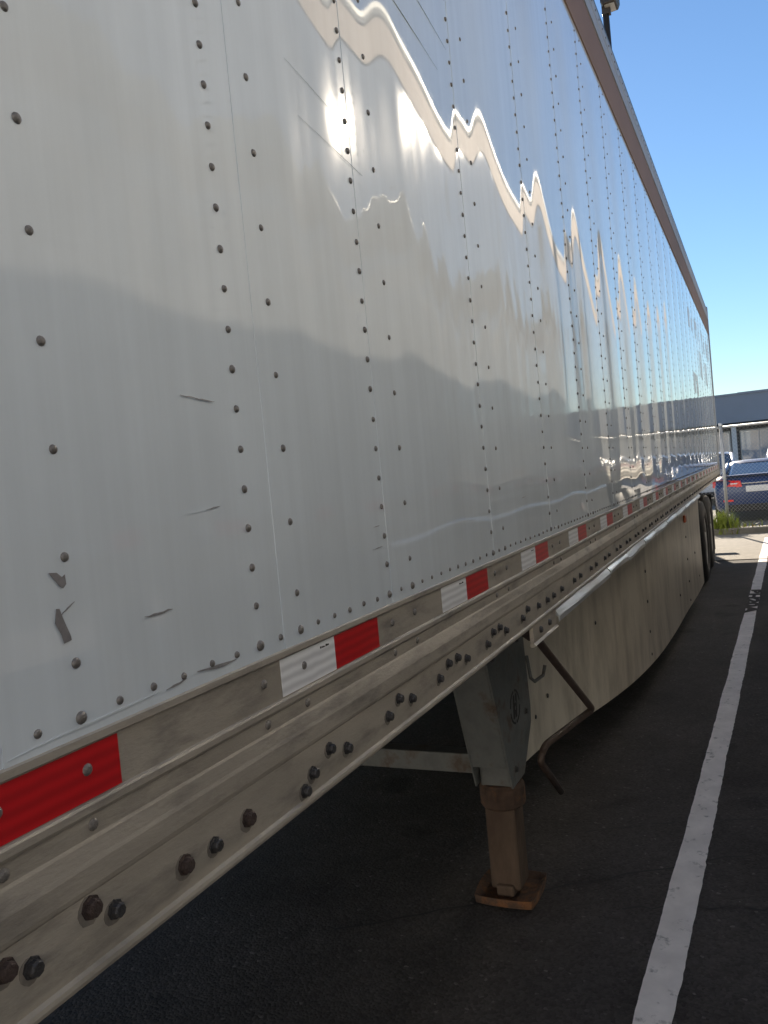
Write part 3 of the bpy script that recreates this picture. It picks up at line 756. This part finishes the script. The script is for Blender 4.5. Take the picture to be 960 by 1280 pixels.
# ------------------------------------------------------------------ chain-link fence behind the trailers
FX, FT = 16.10, 2.05
fence = thing('chain_link_fence', 'galvanised chain link fence with weeds at its foot behind the trailers', 'fence', (FX, 0, 0.12))
for j in range(-9, 5):
    b = MB(); y = 0.0+j*3.0
    b.tube([(FX, y, 0.05), (FX, y, FT+0.02)], 0.03, 10); po = b.build('fence_post', M_galv, fence, smooth=True)
    b = MB(); b.dome((FX, y, FT+0.02), 0.036, 0.04, (0, 0, 1), 10); b.build('post_cap', M_galv, po)
    b = MB(); b.tube([(FX, y+0.03, FT-0.02), (FX, y+2.97, FT-0.02)], 0.021, 8); b.build('top_rail', M_galv, fence, smooth=True)
b = MB(); y0, y1, z0, z1 = -14.0, 9.0, 0.17, FT-0.03
P_ = 0.0707; hgt = z1-z0
def wire(a, c, r=0.0015, xoff=0.0):
    a = Vector((FX-0.028+xoff, a[0], a[1])); c = Vector((FX-0.028+xoff, c[0], c[1])); d = (c-a).normalized(); n = d.cross(Vector((1, 0, 0)))*r; k = Vector((r, 0, 0))
    b.add([a+n, a-k, a-n, a+k, c+n, c-k, c-n, c+k], [(0, 1, 5, 4), (1, 2, 6, 5), (2, 3, 7, 6), (3, 0, 4, 7)])
yy = y0-hgt
while yy < y1:
    s0 = max(0, y0-yy); s1 = min(hgt, y1-yy)
    if s1 > s0: wire((yy+s0, z0+s0), (yy+s1, z0+s1)); wire((yy+s0, z1-s0), (yy+s1, z1-s1), xoff=0.004)
    yy += P_
b.build('chain_link_mesh', M_wire, fence, kind='stuff')
# weeds at the fence foot
r = random.Random(5); b = MB(); b2 = MB()
for i in range(420):
    y = r.gauss(0.12, 0.22); x = FX+r.uniform(-.16, .10); hgt = r.uniform(.08, .48)*(1.0 if abs(y-.12) < .28 else .45)
    if r.random() < .25: y = r.uniform(-1.6, 1.2); hgt *= .35
    lean = Vector((r.uniform(-.25, .25), r.uniform(-.35, .35), 1)).normalized(); w = r.uniform(.006, .014); a = r.uniform(0, 3.14)
    side = Vector((math.cos(a), math.sin(a), 0))*w; p = Vector((x, y, 0.1 if x > 15.97 else 0.005))
    m1 = p+lean*hgt*.55; t_ = p+lean*hgt+Vector((r.uniform(-.08, .08), r.uniform(-.1, .1), -.03))
    (b if hgt > .16 or r.random() < .5 else b2).add([p+side, p-side, m1+side*.8, m1-side*.8, t_], [(0, 1, 3, 2), (2, 3, 4)])
wd = b.build('weeds', M_grass); wd['kind'] = 'stuff'; wd['label'] = 'bright green weeds growing at the foot of the fence'; wd['category'] = 'weeds'
ws = b2.build('dry_grass', M_straw); ws['kind'] = 'stuff'; ws['label'] = 'low dry straw coloured grass along the fence kerb'; ws['category'] = 'grass'

# ------------------------------------------------------------------ cars in the car park
def car(root_loc, paint, label, group=None, L_=4.75, hw=0.92, hr=1.43):
    """sedan whose rear faces -x; local x from the rear bumper forwards"""
    X0, Y0, Z0 = root_loc
    root = thing('parked_car', label, 'car', root_loc, group)
    def P(x, y, z): return (X0+x, Y0+y, Z0+z)
    # lower body: rings of half sections lofted along x
    st_ = [(0.00, .80, .34, .62, .78), (0.05, .86, .26, .66, .88), (0.22, .90, .22, .70, 1.00), (0.45, .91, .20, .74, 1.02), (1.0, hw, .20, .76, 1.00), (2.0, hw, .20, .76, .96), (3.0, hw, .20, .74, .94),
           (3.5, .91, .20, .72, .90), (4.2, .88, .22, .66, .80), (4.6, .80, .26, .58, .68), (L_, .66, .32, .50, .56)]
    rings = []
    for x, w, zb, zm, zt in st_:
        half = [(w*.82, zb), (w*.97, zb+.10), (w, zm), (w*.985, zt-.12), (w*.93, zt-.03), (w*.82, zt), (w*.4, zt+.012)]
        rings.append([(x, y, z) for y, z in half] + [(x, -y, z) for y, z in reversed(half)])
    b = MB(); n = len(rings[0])
    vs = [P(*v) for rg in rings for v in rg]; fs = []
    for i in range(len(rings)-1):
        for k in range(n):
            k2 = (k+1) % n; fs.append((i*n+k, (i+1)*n+k, (i+1)*n+k2, i*n+k2))
    fs.append(tuple(range(n))); fs.append(tuple((len(rings)-1)*n+k for k in range(n-1, -1, -1)))
    b.add(vs, fs); body = b.build('body', paint, root, smooth=True); body.data.set_sharp_from_angle(angle=R(55))
    # greenhouse
    gs = [(0.42, .70, 1.00, .70), (1.25, .60, hr-.02, .80), (1.9, .60, hr, .80), (2.5, .58, hr-.03, .80), (3.35, .68, .955, .80)]
    def sec(x, wt, zt, wb): return [(x, -wb, .97), (x, -wt, zt-.05), (x, -wt*.8, zt), (x, wt*.8, zt), (x, wt, zt-.05), (x, wb, .97)]
    rg = [sec(*q) for q in gs]; b = MB(); n = 6; vs = [P(*v) for q in rg for v in q]; fs = []
    for i in range(len(rg)-1):
        for k in range(n-1): fs.append((i*n+k, i*n+k+1, (i+1)*n+k+1, (i+1)*n+k))
    b.add(vs, fs); b.build('windows', M_carglass, root)
    # roof skin and pillars
    b = MB(); vs = []; fs = []
    rp = [(1.18, hr-.045), (1.28, hr-.005), (1.6, hr+.012), (1.95, hr+.014), (2.3, hr+.0), (2.52, hr-.022), (2.60, hr-.07)]
    for x, z in rp:
        for y, dz in ((-.62, -.055), (-.52, -.01), (-.25, .012), (.25, .012), (.52, -.01), (.62, -.055)): vs.append(P(x, y, z+dz))
    for i in range(len(rp)-1):
        for k in range(5): fs.append((i*6+k, i*6+k+1, (i+1)*6+k+1, (i+1)*6+k))
    b.add(vs, fs); b.build('roof', paint, root, smooth=True)
    for s in (-1, 1):
        for pts, rr in (([(0.38, s*.71, 1.0), (1.22, s*.615, hr-.05)], .045), ([(3.36, s*.72, .95), (2.56, s*.60, hr-.06)], .035), ([(1.9, s*.80, .97), (1.9, s*.615, hr-.05)], .03)):
            b = MB(); b.tube([P(*q) for q in pts], rr, 8); b.build('pillar', paint, root, smooth=True)
    # rear face details
    b = MB(); b.prism([(Y0-.72, Z0+1.01), (Y0-.72, Z0+1.03), (Y0+.72, Z0+1.03), (Y0+.72, Z0+1.01)], X0+.10, X0+.34); b.build('boot_lip', paint, root, bevel=0.008)
    for s in (-1, 1):
        b = MB(); pts = [(.03, s*.33, .78), (.03, s*.36, .91), (.08, s*.80, .95), (.28, s*.915, .93), (.28, s*.92, .79), (.05, s*.78, .74)]
        inn = [(x+.10, y*.93, z) for x, y, z in pts]; nn = len(pts)
        out = [(x-.035, y*1.01, z) for x, y, z in pts]
        b.add([P(*q) for q in out+inn], [tuple(range(nn)), tuple(range(2*nn-1, nn-1, -1))]+[(k, (k+1) % nn, nn+(k+1) % nn, nn+k) for k in range(nn)]); tl = b.build('tail_light', M_tail, root)
        b = MB(); b.box(X0-.012, X0+.02, Y0+min(s*.42, s*.56), Y0+max(s*.42, s*.56), Z0+.84, Z0+.865); b.build('reversing_lamp', M_plate, tl)
        b = MB(); b.box(X0-.01, X0+.03, Y0+min(s*.52, s*.72), Y0+max(s*.52, s*.72), Z0+.47, Z0+.51); b.build('reflector', M_tail, root)
    b = MB(); b.box(X0-.02, X0+.03, Y0-.26, Y0+.26, Z0+.66, Z0+.79); b.build('number_plate', M_plate, root, bevel=0.004)
    b = MB(); b.box(X0-.025, X0+.03, Y0-.34, Y0+.34, Z0+.835, Z0+.86); b.build('boot_trim', M_chrome, root, bevel=0.004)
    b = MB(); b.box(X0-.03, X0+.20, Y0-.70, Y0+.70, Z0+.24, Z0+.40); b.build('bumper_valance', M_cardark, root, bevel=0.02)
    for xw in (0.98, 3.78):
        for s in (-1, 1):
            b = MB(); yo = Y0+s*(hw+.005)
            b.disc_y((X0+xw, yo, Z0+.325), [(.20, -s*.02), (.26, 0), (.31, -s*.01), (.325, -s*.05), (.325, -s*.17), (.30, -s*.21)], 24); wh = b.build('wheel', M_rubber, root, smooth=True)
            b = MB(); b.disc_y((X0+xw, yo, Z0+.325), [(.205, -s*.018), (.19, -s*.03), (.06, -s*.01), (.05, s*.0)], 20); b.build('rim', M_wheel, wh)
            b = MB(); b.disc_y((X0+xw, Y0+s*(hw-.012), Z0+.335), [(.375, s*.0185), (.375, -s*.10), (.1, -s*.10)], 24); b.build('wheel_arch', M_cardark, root)
    for s in (-1, 1):
        b = MB(); b.box(X0+2.95, X0+3.12, Y0+s*.95-.09, Y0+s*.95+.09, Z0+.96, Z0+1.09); b.build('door_mirror', paint, root, bevel=0.03)
    return root
car((18.45, -0.58, 0.004), M_carblue, 'dark blue sedan parked nose away just behind the chain link fence', None, hr=1.30)
car((25.2, 0.75, 0.004), M_carwhite, 'white sedan two rows behind the fence, roof showing over the blue car', None, hr=1.53)
car((25.6, -1.55, 0.004), M_carsilver, 'pale silver sedan parked beside the white one, behind the blue car', None, hr=1.55)

# ------------------------------------------------------------------ low grey building across the car park
BX = 58.0
bld = thing('building', 'low grey flat-roofed building with glazed front across the car park', 'building', (BX, -10, 0))
b = MB(); b.box(BX, BX+14, -45, 14, 3.35, 5.15); b.build('upper_wall', M_bwall, bld)
b = MB(); b.box(BX-0.08, BX+14.08, -45.08, 14.08, 5.151, 5.27); b.build('parapet_cap', M_bwall, bld)
b = MB(); b.box(BX+4, BX+9, -2.6, 0.4, 5.271, 5.55); b.build('roof_plant', M_bwall, bld)
b = MB(); b.box(BX+2.0, BX+14, -44.8, 13.8, 0, 3.349); b.build('ground_floor_wall', M_bdark, bld)
b = MB(); b.box(BX+0.1, BX+1.99, -44.9, 13.9, 3.20, 3.348); b.build('soffit', M_bdark, bld)
y = -44.0
while y < 13:
    b = MB(); b.box(BX+1.88, BX+1.98, y, y+2.4, 0.25, 2.85); w_ = b.build('window', M_white, bld)
    for k in range(2):
        b = MB(); b.box(BX+1.855, BX+1.885, y+.07+k*1.16, y+1.17+k*1.16, 0.33, 2.77); b.build('pane', M_glass, w_)
    b = MB(); b.box(BX+0.35, BX+0.72, y-.42, y-.12, 0, 3.199); b.build('column', M_white, bld)
    y += 3.0

# ------------------------------------------------------------------ car-park lamp post behind the trailer
LX, LY, LZ = 17.4, 1.62, 10.93
lp = thing('lamp_post', 'dark bronze lamp post whose box head shows above the trailer roof', 'lamp post', (LX, LY, 0))
b = MB(); b.tube([(LX, LY, 0.3), (LX, LY, LZ)], 0.08, 12, [0.09, 0.065]); b.build('pole', M_pole, lp, smooth=True)
b = MB(); b.tube([(LX, LY, 0), (LX, LY, 0.5)], 0.24, 16); b.build('pole_base', M_concrete, lp)
b = MB(); b.box(LX-0.07, LX+0.07, LY-0.10, LY+0.07, LZ-0.10, LZ+0.14); b.build('arm_bracket', M_pole, lp, bevel=0.01)
b = MB(); b.prism([(LY-0.27, LZ+0.13), (LY-0.23, LZ+0.04), (LY+0.03, LZ+0.03), (LY+0.07, LZ+0.09), (LY+0.07, LZ+0.30), (LY-0.27, LZ+0.30)], LX-0.22, LX+0.22)
hd = b.build('lamp_head', M_pole, lp, bevel=0.015)
b = MB(); b.box(LX-0.16, LX+0.16, LY-0.20, LY+0.0, LZ+0.018, LZ+0.034); b.build('lamp_lens', M_lampglass, hd)

# ------------------------------------------------------------------ unseen building added behind the camera to bounce sunlight into the trailer gap
WX = -17.0
wh = thing('bounce_warehouse', 'unseen tan building with grey dock doors, added as sun bounce for the gap', 'building', (WX, 0, 0))
b = MB(); b.box(WX-20, WX, -40, 40, 0, 9.0); b.build('wall', M_tan, wh)
b = MB(); b.box(WX-20.1, WX+0.1, -40.1, 40.1, 9.001, 9.25); b.build('roof', M_top, wh)
for j in range(-8, 8):
    b = MB(); b.box(WX+0.003, WX+0.06, j*5.0+1.0, j*5.0+3.8, 1.2, 4.2); dd = b.build('dock_door', M_galv, wh)
    for k in range(5):
        b = MB(); b.box(WX+0.061, WX+0.085, j*5.0+1.05, j*5.0+3.75, 1.25+k*0.59, 1.80+k*0.59); b.build('door_slat', M_galv, dd)
